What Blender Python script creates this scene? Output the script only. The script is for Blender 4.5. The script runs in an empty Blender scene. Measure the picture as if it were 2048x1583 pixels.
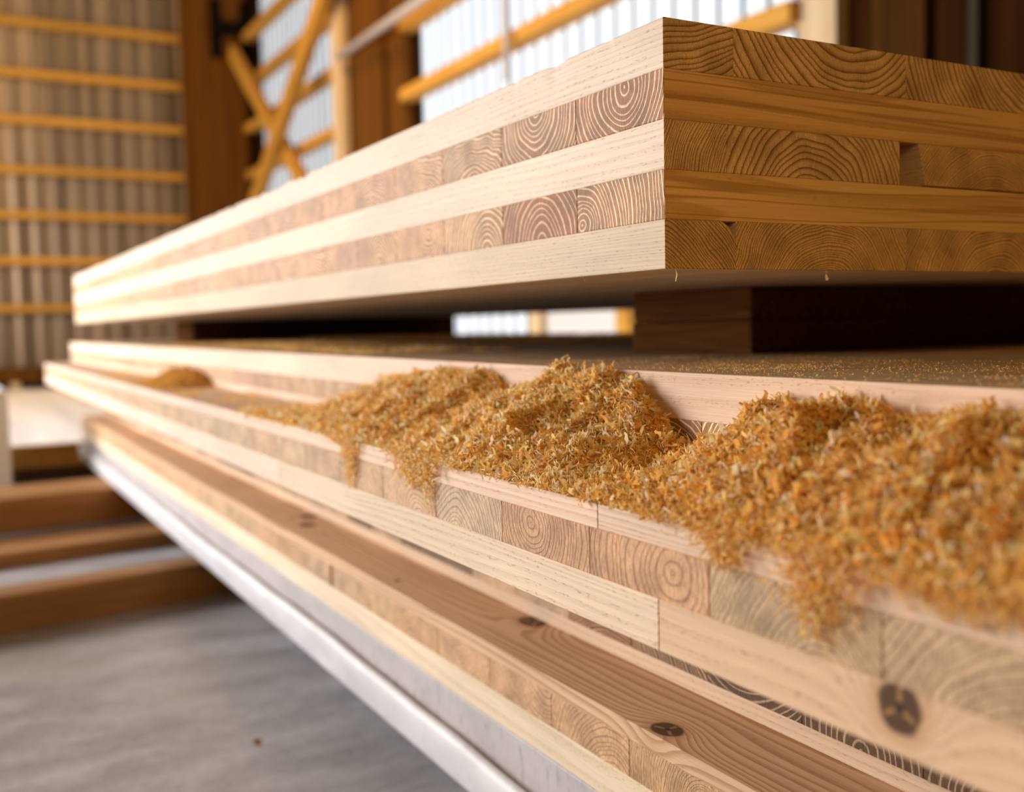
import bpy, bmesh, math, random
import numpy as np
from mathutils import Matrix, Vector

sc = bpy.context.scene
COL = sc.collection
random.seed(4)
RNG = np.random.default_rng(11)

# ------------------------------------------------------------------ camera
cam = bpy.data.cameras.new('camera')
cam.sensor_fit = 'HORIZONTAL'
cam.sensor_width = 36.0
cam.lens = 36.036
cam.clip_start = 0.02
cam.clip_end = 200
cam.dof.use_dof = True
cam.dof.focus_distance = 0.735
cam.dof.aperture_fstop = 3.9
cam_ob = bpy.data.objects.new('camera', cam)
COL.objects.link(cam_ob)
ROT = ((0.87298538, 0.05169304, -0.48499934),
       (-0.48731884, 0.05081553, -0.87174431),
       (-0.02041761, 0.99736935, 0.06955221))
M = Matrix.Identity(4)
for i in range(3):
    for j in range(3):
        M[i][j] = ROT[i][j]
M.translation = (-0.4529018, -0.5860647, -0.0372775)
cam_ob.matrix_world = M
sc.camera = cam_ob

# ------------------------------------------------------------------ exposure, world, lights
sc.view_settings.view_transform = 'Standard'
sc.view_settings.look = 'None'
sc.view_settings.gamma = 1.0
sc.view_settings.use_curve_mapping = False
sc.view_settings.exposure = 0.0
sc.cycles.max_bounces = 6

world = bpy.data.worlds.new('world')
sc.world = world
world.use_nodes = True
world.node_tree.nodes['Background'].inputs[0].default_value = (1.0, 0.62, 0.30, 1)
world.node_tree.nodes['Background'].inputs[1].default_value = 0.035


def area(name, loc, target, sx, sy, power, color, spread=180):
    l = bpy.data.lights.new(name, 'AREA')
    l.shape = 'RECTANGLE'
    l.size, l.size_y = sx, sy
    l.energy = power
    l.color = color
    l.spread = math.radians(spread)
    o = bpy.data.objects.new(name, l)
    COL.objects.link(o)
    o.location = loc
    d = Vector(target) - Vector(loc)
    o.rotation_euler = d.to_track_quat('-Z', 'Z').to_euler()
    return o


# daylight through the tall open doorway in the left long side of the hall
area('daylight_door', (-3.6, 4.6, 1.0), (0.0, 1.2, -0.1), 3.4, 2.2, 475, (0.97, 0.96, 1.0))
# added daylight fill for the far posts and braces, no known second doorway
area('daylight_fill_far', (-4.2, 9.9, 1.3), (3.0, 9.7, 1.6), 2.2, 2.4, 300, (1.0, 0.90, 0.78))
# added warm fill lights, not real lamps: near-end bounce and far-bay glow
area('warm_fill_near', (-1.1, -3.2, 1.5), (0.2, 0.0, -0.1), 1.6, 1.0, 48, (1.0, 0.59, 0.185))
area('warm_fill_far', (0.0, 6.0, 4.8), (2.6, 11.0, 2.2), 2.0, 2.0, 200, (1.0, 0.62, 0.25))

FLOOR_Z = -0.68
WALL_Y = 13.0
WALL_X = 3.21

# ------------------------------------------------------------------ helpers


def tag(o, label=None, cat=None, group=None, kind=None):
    if label: o['label'] = label
    if cat: o['category'] = cat
    if group: o['group'] = group
    if kind: o['kind'] = kind
    return o


def empty(name, loc, label, cat, group=None):
    o = bpy.data.objects.new(name, None)
    o.empty_display_size = 0.05
    COL.objects.link(o)
    o.location = loc
    return tag(o, label, cat, group)


def link(name, me, mat, parent=None, loc=(0, 0, 0)):
    o = bpy.data.objects.new(name, me)
    if mat is not None and len(me.materials) == 0:
        me.materials.append(mat)
    COL.objects.link(o)
    o.location = loc
    if parent is not None:
        o.parent = parent
    return o


def bm_mesh(bm, name):
    bmesh.ops.recalc_face_normals(bm, faces=bm.faces)
    me = bpy.data.meshes.new(name)
    bm.to_mesh(me)
    bm.free()
    return me


def box_bm(lo, hi, bevel=0.0, bm=None):
    bm = bm or bmesh.new()
    vs = [bm.verts.new((x, y, z)) for x in (lo[0], hi[0]) for y in (lo[1], hi[1]) for z in (lo[2], hi[2])]
    fs = [(0, 1, 3, 2), (4, 6, 7, 5), (0, 4, 5, 1), (2, 3, 7, 6), (0, 2, 6, 4), (1, 5, 7, 3)]
    faces = [bm.faces.new([vs[i] for i in f]) for f in fs]
    if bevel > 0:
        edges = list({e for f in faces for e in f.edges})
        bmesh.ops.bevel(bm, geom=edges, offset=bevel, segments=2, affect='EDGES', profile=0.6)
    return bm


def box(name, lo, hi, mat, parent=None, bevel=0.0, loc=(0, 0, 0)):
    return link(name, bm_mesh(box_bm(lo, hi, bevel), name), mat, parent, loc)


def beam_between(name, p0, p1, w, h, mat, parent=None, bevel=0.006, up=(0, 0, 1)):
    """a squared timber from p0 to p1; origin at p0, grain along local Y"""
    p0, p1 = Vector(p0), Vector(p1)
    d = p1 - p0
    L = d.length
    y = d.normalized()
    x = y.cross(Vector(up)).normalized()
    z = x.cross(y).normalized()
    me = bm_mesh(box_bm((-w / 2, 0, -h / 2), (w / 2, L, h / 2), bevel), name)
    o = link(name, me, mat, parent)
    R = Matrix((x, y, z)).transposed().to_4x4()
    R.translation = p0
    o.matrix_world = R
    return o


# ------------------------------------------------------------------ materials


class NT:
    def __init__(self, name):
        self.mat = bpy.data.materials.new(name)
        self.mat.use_nodes = True
        self.t = self.mat.node_tree
        self.t.nodes.clear()
        self.out = self.t.nodes.new('ShaderNodeOutputMaterial')

    def n(self, typ, **kw):
        nd = self.t.nodes.new(typ)
        for k, v in kw.items():
            setattr(nd, k, v)
        return nd

    def s(self, sock, val):
        if isinstance(val, bpy.types.NodeSocket):
            self.t.links.new(val, sock)
        elif val is not None:
            if hasattr(sock, 'default_value'):
                if isinstance(val, (tuple, list)) and len(val) == 3 and len(sock.default_value) == 4:
                    val = (*val, 1)
                sock.default_value = val

    def math(self, op, a, b=None, c=None, clamp=False):
        nd = self.n('ShaderNodeMath', operation=op, use_clamp=clamp)
        for i, v in enumerate((a, b, c)):
            if v is not None: self.s(nd.inputs[i], v)
        return nd.outputs[0]

    def vmath(self, op, a, b=None, scale=None):
        nd = self.n('ShaderNodeVectorMath', operation=op)
        self.s(nd.inputs[0], a)
        if b is not None: self.s(nd.inputs[1], b)
        if scale is not None: self.s(nd.inputs['Scale'], scale)
        return nd.outputs['Value' if op in ('LENGTH', 'DOT_PRODUCT', 'DISTANCE') else 'Vector']

    def noise(self, vec, scale, detail=2.0, rough=0.5, color=False):
        nd = self.n('ShaderNodeTexNoise')
        self.s(nd.inputs['Vector'], vec)
        nd.inputs['Scale'].default_value = scale
        nd.inputs['Detail'].default_value = detail
        nd.inputs['Roughness'].default_value = rough
        return nd.outputs['Color' if color else 'Fac']

    def ramp(self, fac, stops):
        nd = self.n('ShaderNodeValToRGB')
        els = nd.color_ramp.elements
        while len(els) < len(stops): els.new(0.5)
        for e, (p, c) in zip(els, stops):
            e.position = p
            e.color = (c, c, c, 1) if not isinstance(c, (tuple, list)) else (*c, 1)
        self.s(nd.inputs[0], fac)
        return nd.outputs['Color']

    def mix(self, fac, a, b, blend='MIX'):
        nd = self.n('ShaderNodeMix', data_type='RGBA', blend_type=blend)
        nd.clamp_factor = True
        self.s(nd.inputs[0], fac)
        self.s(nd.inputs[6], a)
        self.s(nd.inputs[7], b)
        return nd.outputs[2]

    def smooth(self, v, lo, hi):
        nd = self.n('ShaderNodeMapRange', interpolation_type='SMOOTHSTEP')
        self.s(nd.inputs[0], v)
        nd.inputs[1].default_value = lo
        nd.inputs[2].default_value = hi
        return nd.outputs[0]

    def bsdf(self, color, rough=0.6, spec=0.3, normal=None, metallic=0.0):
        b = self.n('ShaderNodeBsdfPrincipled')
        self.s(b.inputs['Base Color'], color)
        self.s(b.inputs['Roughness'], rough)
        b.inputs['Specular IOR Level'].default_value = spec
        b.inputs['Metallic'].default_value = metallic
        if normal is not None: self.s(b.inputs['Normal'], normal)
        self.t.links.new(b.outputs[0], self.out.inputs[0])
        return b

    def bump(self, height, strength=0.3, dist=0.001):
        nd = self.n('ShaderNodeBump')
        nd.inputs['Strength'].default_value = strength
        nd.inputs['Distance'].default_value = dist
        self.s(nd.inputs['Height'], height)
        return nd.outputs[0]


def wood(name, end='dark', side_early=(0.81, 0.65, 0.48), side_late=(0.66, 0.46, 0.29),
         end_early=None, end_late=None, contrast=0.6, wav=1.0, knots=(), dust=0.0, rough=0.62):
    """Solid-textured softwood. Grain runs along local Y and the pith is the local Y axis.
    Object colour tints a board, its alpha sets the ring width (0.5 = 5 mm)."""
    N = NT(name)
    tc = N.n('ShaderNodeTexCoord')
    oi = N.n('ShaderNodeObjectInfo')
    P = tc.outputs['Object']
    seed = N.vmath('SCALE', (17.3, 9.1, 23.7), scale=oi.outputs['Random'])
    st = N.vmath('ADD', N.vmath('MULTIPLY', P, (1, 0.10, 1)), seed)
    n1 = N.vmath('SUBTRACT', N.noise(st, 22, 1.0, 0.4, True), (0.5, 0.5, 0.5))
    n2 = N.vmath('SUBTRACT', N.noise(st, 75, 1.0, 0.5, True), (0.5, 0.5, 0.5))
    disp = N.vmath('ADD', N.vmath('SCALE', n1, scale=0.013 * wav), N.vmath('SCALE', n2, scale=0.0014 * wav))
    q = N.vmath('MULTIPLY', N.vmath('ADD', P, disp), (1, 0, 1))
    r = N.vmath('LENGTH', q)
    kmask = None
    for (kc, axis, rad, ell) in knots:
        sc3 = [1, 1, 1]
        sc3['xyz'.index(axis)] = 0
        sc3[1] = sc3[1] / ell if axis != 'y' else 0
        dv = N.vmath('MULTIPLY', N.vmath('SUBTRACT', P, tuple(kc)), tuple(sc3))
        wob = N.math('MULTIPLY', N.math('SUBTRACT', N.noise(P, 90, 1.0), 0.5), rad * 0.2)
        d = N.math('ADD', N.vmath('LENGTH', dv), wob)
        g = N.math('POWER', 2.718, N.math('MULTIPLY', N.math('POWER', N.math('DIVIDE', d, rad * 2.1), 2), -1.0))
        r = N.math('ADD', r, N.math('MULTIPLY', g, rad * 1.5))
        inside = N.math('SUBTRACT', 1.0, N.smooth(d, rad * 0.85, rad * 1.12))
        halo = N.math('SUBTRACT', 1.0, N.smooth(d, rad * 1.0, rad * 1.8))
        ringk = N.math('FRACT', N.math('DIVIDE', d, rad * 0.23))
        km = (inside, halo, ringk, dv, d, rad, axis)
        kmask = (kmask or []) + [km]
    spacing = N.math('MULTIPLY', oi.outputs['Alpha'], 0.0100)
    var = N.math('MULTIPLY', N.noise(N.vmath('ADD', N.n('ShaderNodeCombineXYZ').outputs[0], seed), 3.0), 1.0)
    ph = N.math('ADD', N.math('DIVIDE', r, spacing), var)
    ph = N.math('ADD', ph, N.math('MULTIPLY', N.math('SINE', N.math('MULTIPLY', ph, 1.3)), 0.25))
    f = N.math('FRACT', ph)
    late = N.ramp(f, [(0.0, 0.0), (0.38, 0.05), (0.74, 0.75), (0.86, 1.0), (0.95, 0.9), (1.0, 0.0)])
    if end == 'light':
        late_e = N.ramp(f, [(0.0, 0.0), (0.66, 0.0), (0.78, 1.0), (0.92, 1.0), (1.0, 0.0)])
    else:
        late_e = N.ramp(f, [(0.0, 0.0), (0.45, 0.06), (0.76, 0.62), (0.88, 1.0), (0.95, 0.95), (1.0, 0.0)])
    speck = N.noise(P, 1500, 2.0, 0.7)
    # saw tearing on end grain: short slanted fibres
    mp = N.n('ShaderNodeMapping')
    N.s(mp.inputs[0], P)
    mp.inputs['Rotation'].default_value = (0, math.radians(38), 0)
    mp.inputs['Scale'].default_value = (1.0, 0.2, 0.22)
    hatch = N.noise(mp.outputs[0], 750, 1.5, 0.6)
    ee = end_early or ((0.42, 0.205, 0.080) if end == 'light' else (0.66, 0.42, 0.20))
    el = end_late or ((0.92, 0.75, 0.55) if end == 'light' else (0.24, 0.115, 0.035))
    ecol = N.mix(late_e, ee, el)
    blotch = N.noise(N.vmath('ADD', P, seed), 35, 2.0)
    ecol = N.mix(1.0, ecol, N.ramp(blotch, [(0.25, 0.72), (0.75, 1.28)]), 'MULTIPLY')
    ecol = N.mix(1.0, ecol, N.ramp(hatch, [(0.30, 0.62 if end == 'light' else 0.85), (0.62, 1.12)]), 'MULTIPLY')
    ecol = N.mix(1.0, ecol, N.ramp(speck, [(0.30, 0.60), (0.50, 1.0), (0.8, 1.1)]), 'MULTIPLY')
    # early/late border torn specks
    tear = N.math('MULTIPLY', N.math('GREATER_THAN', N.noise(P, 620, 2.0, 0.7), 0.575),
                  N.ramp(f, [(0.0, 0.0), (0.02, 1.0), (0.18, 0.7), (0.4, 0.0)]))
    ecol = N.mix(N.math('MULTIPLY', tear, 0.55), ecol, tuple(c * 0.45 for c in el) if end == 'dark' else tuple(c * 0.55 for c in ee))
    streak = N.noise(N.vmath('MULTIPLY', N.vmath('ADD', P, seed), (1, 0.018, 1)), 900, 2.0, 0.6)
    broad = N.noise(N.vmath('MULTIPLY', N.vmath('ADD', P, seed), (1, 0.22, 1)), 14, 2.0, 0.5)
    scol = N.mix(N.math('MULTIPLY', late, contrast), side_early, side_late)
    scol = N.mix(1.0, scol, N.ramp(streak, [(0.3, 0.90), (0.7, 1.07)]), 'MULTIPLY')
    scol = N.mix(1.0, scol, N.ramp(broad, [(0.3, 0.88), (0.7, 1.09)]), 'MULTIPLY')
    tick = N.noise(N.vmath('MULTIPLY', N.vmath('ADD', P, seed), (1, 0.22, 1)), 850, 1.0, 0.5)
    scol = N.mix(N.math('MULTIPLY', N.ramp(tick, [(0.60, 0.0), (0.68, 0.6)]), N.smooth(late, 0.15, 0.6)), scol, (0.40, 0.24, 0.12))
    if end == 'light':
        ln = N.noise(N.vmath('MULTIPLY', N.vmath('ADD', st, N.vmath('SCALE', n1, scale=0.02)), (0.2, 0.10, 1)), 150, 1.0, 0.4)
        scol = N.mix(N.ramp(ln, [(0.47, 0.0), (0.53, 0.75), (0.56, 0.75), (0.60, 0.0)]), scol, side_late)
    sepn = N.n('ShaderNodeSeparateXYZ')
    N.s(sepn.inputs[0], tc.outputs['Normal'])
    endf = N.math('GREATER_THAN', N.math('ABSOLUTE', sepn.outputs[1]), 0.7)
    col = N.mix(endf, scol, ecol)
    if kmask:
        for inside, halo, ringk, dv, d, rad, axis in kmask:
            col = N.mix(N.math('MULTIPLY', halo, 0.55), col, (0.50, 0.28, 0.12))
            kc = N.mix(N.ramp(ringk, [(0.0, 0.35), (0.6, 0.65), (1.0, 0.3)]), (0.13, 0.058, 0.024), (0.075, 0.032, 0.013))
            sp = N.n('ShaderNodeSeparateXYZ')
            N.s(sp.inputs[0], dv)
            a0 = sp.outputs[1]
            b0 = sp.outputs[2] if axis == 'x' else sp.outputs[0]
            ang = N.math('ARCTAN2', a0, b0)
            star = N.math('ABSOLUTE', N.math('SINE', N.math('MULTIPLY', ang, 1.5)))
            crack = N.math('MULTIPLY', N.math('LESS_THAN', N.math('MULTIPLY', star, N.math('DIVIDE', d, rad)), 0.16), N.math('LESS_THAN', d, rad * 0.8))
            kc = N.mix(N.math('MULTIPLY', crack, 0.85), kc, (0.34, 0.19, 0.06) if rad > 0.009 else (0.03, 0.015, 0.006))
            kc = N.mix(N.math('SUBTRACT', 1.0, N.smooth(d, rad * 0.12, rad * 0.3)), kc, (0.035, 0.017, 0.006))
            col = N.mix(inside, col, kc)
    col = N.mix(1.0, col, oi.outputs['Color'], 'MULTIPLY')
    if dust > 0:
        topf = N.math('GREATER_THAN', sepn.outputs[2], 0.7)
        dn = N.noise(P, 28, 4.0, 0.65)
        dn2 = N.noise(P, 420, 2.0, 0.7)
        dcol = N.mix(N.ramp(dn2, [(0.35, 0.0), (0.7, 1.0)]), (0.30, 0.20, 0.10), (0.54, 0.36, 0.18))
        col = N.mix(N.math('MULTIPLY', N.math('MULTIPLY', topf, dust), N.ramp(dn, [(0.3, 0.55), (0.6, 1.0)])), col, dcol)
    h_end = N.math('ADD', N.math('MULTIPLY', late_e, 0.6 if end == 'light' else -0.5), N.math('MULTIPLY', hatch, 0.9))
    h_end = N.math('ADD', h_end, N.math('MULTIPLY', speck, 0.7))
    h_side = N.math('ADD', N.math('MULTIPLY', late, 0.35), N.math('MULTIPLY', streak, 0.5))
    nd = N.n('ShaderNodeMix', data_type='FLOAT')
    N.s(nd.inputs[0], endf); N.s(nd.inputs[2], h_side); N.s(nd.inputs[3], h_end)
    N.bsdf(col, rough, 0.25, N.bump(nd.outputs[0], 0.55, 0.0006))
    return N.mat


def plain_wood(name, early, late, spacing=0.012, rough=0.65, spec=0.2, along=(1, 0.06, 1)):
    N = NT(name)
    tc = N.n('ShaderNodeTexCoord')
    oi = N.n('ShaderNodeObjectInfo')
    seed = N.vmath('SCALE', (7.3, 19.1, 3.7), scale=oi.outputs['Random'])
    p = N.vmath('ADD', N.vmath('MULTIPLY', tc.outputs['Object'], along), seed)
    a = N.noise(p, 1.0 / spacing, 3.0, 0.6)
    b = N.noise(p, 6.0, 2.0, 0.5)
    c = N.mix(N.ramp(a, [(0.35, 0.0), (0.68, 1.0)]), early, late)
    c = N.mix(1.0, c, N.ramp(b, [(0.3, 0.8), (0.7, 1.15)]), 'MULTIPLY')
    c = N.mix(1.0, c, oi.outputs['Color'], 'MULTIPLY')
    N.bsdf(c, rough, spec, N.bump(a, 0.3, 0.001))
    return N.mat


M_A_LONG = wood('clt_long_board', 'dark', contrast=0.42)
M_CROSS = wood('clt_cross_board', 'light', side_early=(0.64, 0.40, 0.17), side_late=(0.36, 0.18, 0.055), contrast=0.5)
M_CROSS_WAVY = wood('clt_cross_board_curly', 'light', side_early=(0.60, 0.37, 0.16), side_late=(0.33, 0.16, 0.05), contrast=0.5, wav=2.4)
M_CROSS_PLANED = wood('clt_cross_board_smooth', 'light', end_early=(0.66, 0.44, 0.25), end_late=(0.43, 0.25, 0.15), contrast=0.8, wav=1.2)
M_CROSS_GREY = wood('clt_cross_board_grey', 'light', end_early=(0.64, 0.46, 0.27), end_late=(0.40, 0.26, 0.16), contrast=0.8, wav=1.4)
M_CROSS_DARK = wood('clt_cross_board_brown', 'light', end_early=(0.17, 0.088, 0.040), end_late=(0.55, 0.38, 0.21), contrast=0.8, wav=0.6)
M_LONG_DUSTY = wood('clt_long_board_dusty', 'dark', side_early=(0.79, 0.59, 0.42), side_late=(0.62, 0.40, 0.23), contrast=0.4, dust=0.95)
M_LONG_PINK = wood('clt_long_board_pink', 'dark', side_early=(0.80, 0.60, 0.43), side_late=(0.63, 0.40, 0.24), contrast=0.55, dust=0.35)
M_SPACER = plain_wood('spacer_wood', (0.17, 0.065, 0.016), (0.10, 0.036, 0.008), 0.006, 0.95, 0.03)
M_GIRT = plain_wood('girt_wood', (0.68, 0.35, 0.06), (0.52, 0.24, 0.03), 0.02)
M_COLUMN = plain_wood('column_wood', (0.17, 0.063, 0.007), (0.10, 0.034, 0.003), 0.05, 0.8, 0.1, (1, 1, 0.03))
M_PALE = plain_wood('pale_planed_wood', (0.86, 0.78, 0.70), (0.80, 0.70, 0.61), 0.03)
M_PALE_END_SHADE = plain_wood('brown_end_shaded', (0.36, 0.17, 0.03), (0.26, 0.11, 0.015), 0.02)  # end-grain brown, deepened to hold the shade on the panel's front
M_POST = plain_wood('pale_post_wood', (0.80, 0.60, 0.36), (0.70, 0.48, 0.26), 0.03, 0.65, 0.2, (1, 1, 0.06))
M_DUNNAGE = plain_wood('dunnage_wood', (0.40, 0.20, 0.075), (0.27, 0.125, 0.04), 0.015)
M_WALLWOOD = plain_wood('dark_wall_wood', (0.040, 0.013, 0.002), (0.016, 0.005, 0.001), 0.08, 0.9, 0.03, (1, 1, 0.03))
M_BATTEN = plain_wood('dark_batten_wood', (0.075, 0.030, 0.005), (0.045, 0.017, 0.003), 0.05, 0.9, 0.03, (1, 1, 0.03))


def flat(name, col, rough=0.6, spec=0.3, metallic=0.0):
    N = NT(name)
    N.bsdf(col, rough, spec, None, metallic)
    return N.mat


def metal_sheet():
    N = NT('corrugated_metal')
    tc = N.n('ShaderNodeTexCoord')
    a = N.noise(N.vmath('MULTIPLY', tc.outputs['Object'], (1, 1, 0.02)), 7.0, 3.0, 0.7)
    c = N.mix(N.ramp(a, [(0.36, 0.0), (0.62, 1.0)]), (0.12, 0.080, 0.048), (0.36, 0.255, 0.165))
    N.bsdf(c, 0.42, 0.5, None, 0.25)
    return N.mat


M_METAL = metal_sheet()


def concrete():
    N = NT('concrete_floor')
    tc = N.n('ShaderNodeTexCoord')
    P = tc.outputs['Object']
    a = N.noise(N.vmath('MULTIPLY', P, (1.0, 2.2, 1)), 5.0, 5.0, 0.62)
    b = N.noise(P, 60, 3.0, 0.6)
    c = N.mix(N.ramp(a, [(0.30, 0.0), (0.70, 1.0)]), (0.27, 0.255, 0.250), (0.52, 0.50, 0.495))
    c = N.mix(N.ramp(N.noise(P, 2.3, 3.0), [(0.52, 0.0), (0.72, 0.55)]), c, (0.42, 0.36, 0.27))
    c = N.mix(1.0, c, N.ramp(b, [(0.3, 0.88), (0.7, 1.1)]), 'MULTIPLY')
    N.bsdf(c, 0.42, 0.45, N.bump(a, 0.15, 0.004))
    return N.mat


M_CONCRETE = concrete()


def day_panel(name, strength):
    """translucent sheeting with daylight behind it"""
    N = NT(name)
    e = N.n('ShaderNodeEmission')
    tc = N.n('ShaderNodeTexCoord')
    a = N.noise(N.vmath('MULTIPLY', tc.outputs['Object'], (1, 1, 0.15)), 1.3, 2.0)
    c = N.mix(N.ramp(a, [(0.35, 0.0), (0.65, 1.0)]), (0.86, 0.90, 0.96), (1, 1, 1))
    N.s(e.inputs[0], c)
    e.inputs[1].default_value = strength
    N.t.links.new(e.outputs[0], N.out.inputs[0])
    return N.mat


def rib_panel():
    N = NT('translucent_sheet_rib')
    e = N.n('ShaderNodeEmission')
    e.inputs[0].default_value = (0.50, 0.53, 0.58, 1)
    e.inputs[1].default_value = 0.36
    N.t.links.new(e.outputs[0], N.out.inputs[0])
    return N.mat


M_DAY, M_DAY_FAR, M_RIB = day_panel('translucent_sheet_daylight', 1.3), day_panel('translucent_sheet_daylight_far', 0.85), rib_panel()


def wrap_mat(name, base, marks):
    N = NT(name)
    tc = N.n('ShaderNodeTexCoord')
    P = tc.outputs['Object']
    a = N.noise(N.vmath('MULTIPLY', P, (1, 1, 0.28)), 120, 2.0, 0.6)
    b = N.noise(N.vmath('MULTIPLY', P, (1, 0.5, 1)), 22, 3.0, 0.55)
    c = N.mix(1.0, base, N.ramp(b, [(0.3, 0.86), (0.7, 1.08)]), 'MULTIPLY')
    c = N.mix(N.math('MULTIPLY', N.ramp(a, [(0.58, 0.0), (0.70, 1.0)]), marks), c, (0.25, 0.24, 0.235))
    N.bsdf(c, 0.5, 0.4, N.bump(N.math('ADD', a, b), 0.35, 0.002))
    return N.mat


M_WRAP_UP = wrap_mat('grey_sheet_edge', (0.50, 0.455, 0.43), 0.75)
M_WRAP_LOW = wrap_mat('white_wrap', (0.66, 0.645, 0.635), 0.12)
M_STEEL = flat('black_steel', (0.008, 0.004, 0.002), 0.8, 0.05)
M_GALV = flat('grey_conduit', (0.55, 0.50, 0.47), 0.45)
M_WALLGREY = flat('dull_grey_strip', (0.045, 0.036, 0.022), 0.8, 0.1)
M_WHITE = flat('white_board_surface', (0.80, 0.79, 0.77), 0.5)


def sawdust_mat():
    N = NT('sawdust_shavings')
    at = N.n('ShaderNodeVertexColor', layer_name='tint')
    d = N.n('ShaderNodeBsdfDiffuse')
    tr = N.n('ShaderNodeBsdfTranslucent')
    mx = N.n('ShaderNodeMixShader')
    N.s(d.inputs[0], at.outputs[0]); N.s(tr.inputs[0], at.outputs[0])
    mx.inputs[0].default_value = 0.42
    N.t.links.new(d.outputs[0], mx.inputs[1])
    N.t.links.new(tr.outputs[0], mx.inputs[2])
    N.t.links.new(mx.outputs[0], N.out.inputs[0])
    return N.mat


M_DUST = sawdust_mat()

# ------------------------------------------------------------------ setting


def struct(name, o):
    o['kind'] = 'structure'
    o.name = name
    return o


struct('floor', box('floor', (-6, -5, FLOOR_Z - 0.1), (WALL_X + 0.4, WALL_Y + 0.4, FLOOR_Z), M_CONCRETE))


def corrugated(name, length, z0, z1, period, depth, flat_w, mat, mat_rib=None):
    """vertical trapezoid sheet running along local X, ribs standing out along local -Y"""
    xs, ys, rib = [], [], []
    x = 0.0
    rw = (period - flat_w) / 3
    while x < length - 1e-6:
        for dx, yy, rb in ((0, 0, 0), (flat_w, 0, 1), (flat_w + rw, -depth, 1), (flat_w + 2 * rw, -depth, 1)):
            xs.append(min(x + dx, length)); ys.append(yy); rib.append(rb)
        x += period
    xs.append(length); ys.append(0); rib.append(0)
    bm = bmesh.new()
    lo = [bm.verts.new((a, b, z0)) for a, b in zip(xs, ys)]
    hi = [bm.verts.new((a, b, z1)) for a, b in zip(xs, ys)]
    for i in range(len(xs) - 1):
        if xs[i + 1] - xs[i] < 1e-6: continue
        fc = bm.faces.new((lo[i], lo[i + 1], hi[i + 1], hi[i]))
        fc.material_index = rib[i] if mat_rib else 0
    me = bpy.data.meshes.new(name)
    bm.to_mesh(me); bm.free()
    me.materials.append(mat)
    if mat_rib: me.materials.append(mat_rib)
    o = bpy.data.objects.new(name, me)
    COL.objects.link(o)
    sol = o.modifiers.new('thickness', 'SOLIDIFY')
    sol.thickness = 0.004
    sol.offset = 1 if not mat_rib else 1
    return o


w = corrugated('wall_back', WALL_X + 5.3, FLOOR_Z, 6.0, 0.22, 0.022, 0.09, M_METAL)
w.location = (-5.0, WALL_Y, 0)
w['kind'] = 'structure'
# side wall: dark boarding with two tall daylight bays
ww = box('wall_right', (0, -3.0, FLOOR_Z), (0.06, 3.0, 6.0), M_WALLWOOD, None, 0, (WALL_X, 0, 0)); ww['kind'] = 'structure'
ww2 = box('wall_right_pier', (0, 7.55, FLOOR_Z), (0.06, 9.25, 6.0), M_WALLWOOD, None, 0, (WALL_X, 0, 0)); ww2['kind'] = 'structure'
ww3 = box('wall_right_corner', (0, 12.35, FLOOR_Z), (0.06, WALL_Y + 0.2, 6.0), M_WALLWOOD, None, 0, (WALL_X, 0, 0)); ww3['kind'] = 'structure'
w1 = corrugated('window_1', 4.55, FLOOR_Z, 6.0, 0.19, 0.03, 0.150, M_DAY, M_RIB)
w1.location = (WALL_X + 0.05, 3.0, 0); w1.rotation_euler = (0, 0, math.radians(90)); w1['kind'] = 'structure'
w2 = corrugated('window_2', 3.1, FLOOR_Z, 6.0, 0.19, 0.03, 0.125, M_DAY_FAR, M_RIB)
w2.location = (WALL_X + 0.05, 9.25, 0); w2.rotation_euler = (0, 0, math.radians(90)); w2['kind'] = 'structure'

# girts: horizontal rails nailed across both walls
GZ = (0.27, 0.83, 1.37, 1.90, 2.48, 3.02, 3.61)
names = ('lowest', 'second from the bottom', 'third from the bottom', 'middle one', 'third from the top', 'second from the top', 'topmost')
for z, nm in zip(GZ, names):
    me = bm_mesh(box_bm((-0.05, 0, -0.045), (0.05, 8.05, 0.045), 0.006), 'wall_girt')
    o = link('wall_girt', me, M_GIRT, None, (-5.0, WALL_Y - 0.085, z))
    o.rotation_euler = (0, 0, math.radians(-90))
    tag(o, 'orange wooden rail across the corrugated back wall, ' + nm, 'rail', 'horizontal rails on the back wall')
for a, b, what, grp, rails in ((3.02, 7.6, 'the wide bright bay', 'rails over the wide bright bay', zip(GZ[2:5], ('lowest', 'middle one', 'topmost'))),
                               (9.2, 12.9, 'the narrow bay behind the cross braces', 'rails over the narrow bay', zip(GZ[3:], ('lowest', 'second from the bottom', 'second from the top', 'topmost')))):
    for z, nm in rails:
        me = bm_mesh(box_bm((-0.07, 0, -0.05), (0.07, b - a, 0.05), 0.01), 'wall_girt')
        o = link('wall_girt', me, M_GIRT, None, (WALL_X - 0.075, a, z + 0.02))
        tag(o, 'orange wooden rail across %s, %s' % (what, nm), 'rail', grp)

# base beam at the foot of the back wall and the low plinth under it
tag(box('sill_beam', (-5, WALL_Y - 0.26, -0.60), (2.2, WALL_Y - 0.06, -0.42), M_COLUMN, None, 0.01), 'dark red-brown beam lying along the foot of the back wall', 'beam')
for i, xx in enumerate((-3.0, -1.0, 0.3, 1.6)):
    tag(box('bearer_block', (xx - .05, WALL_Y - 0.26, FLOOR_Z), (xx + .05, WALL_Y - 0.07, -0.60), M_POST, None, 0.005), 'pale block carrying the dark beam at the foot of the back wall', 'block', 'blocks under the foot beam')

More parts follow.
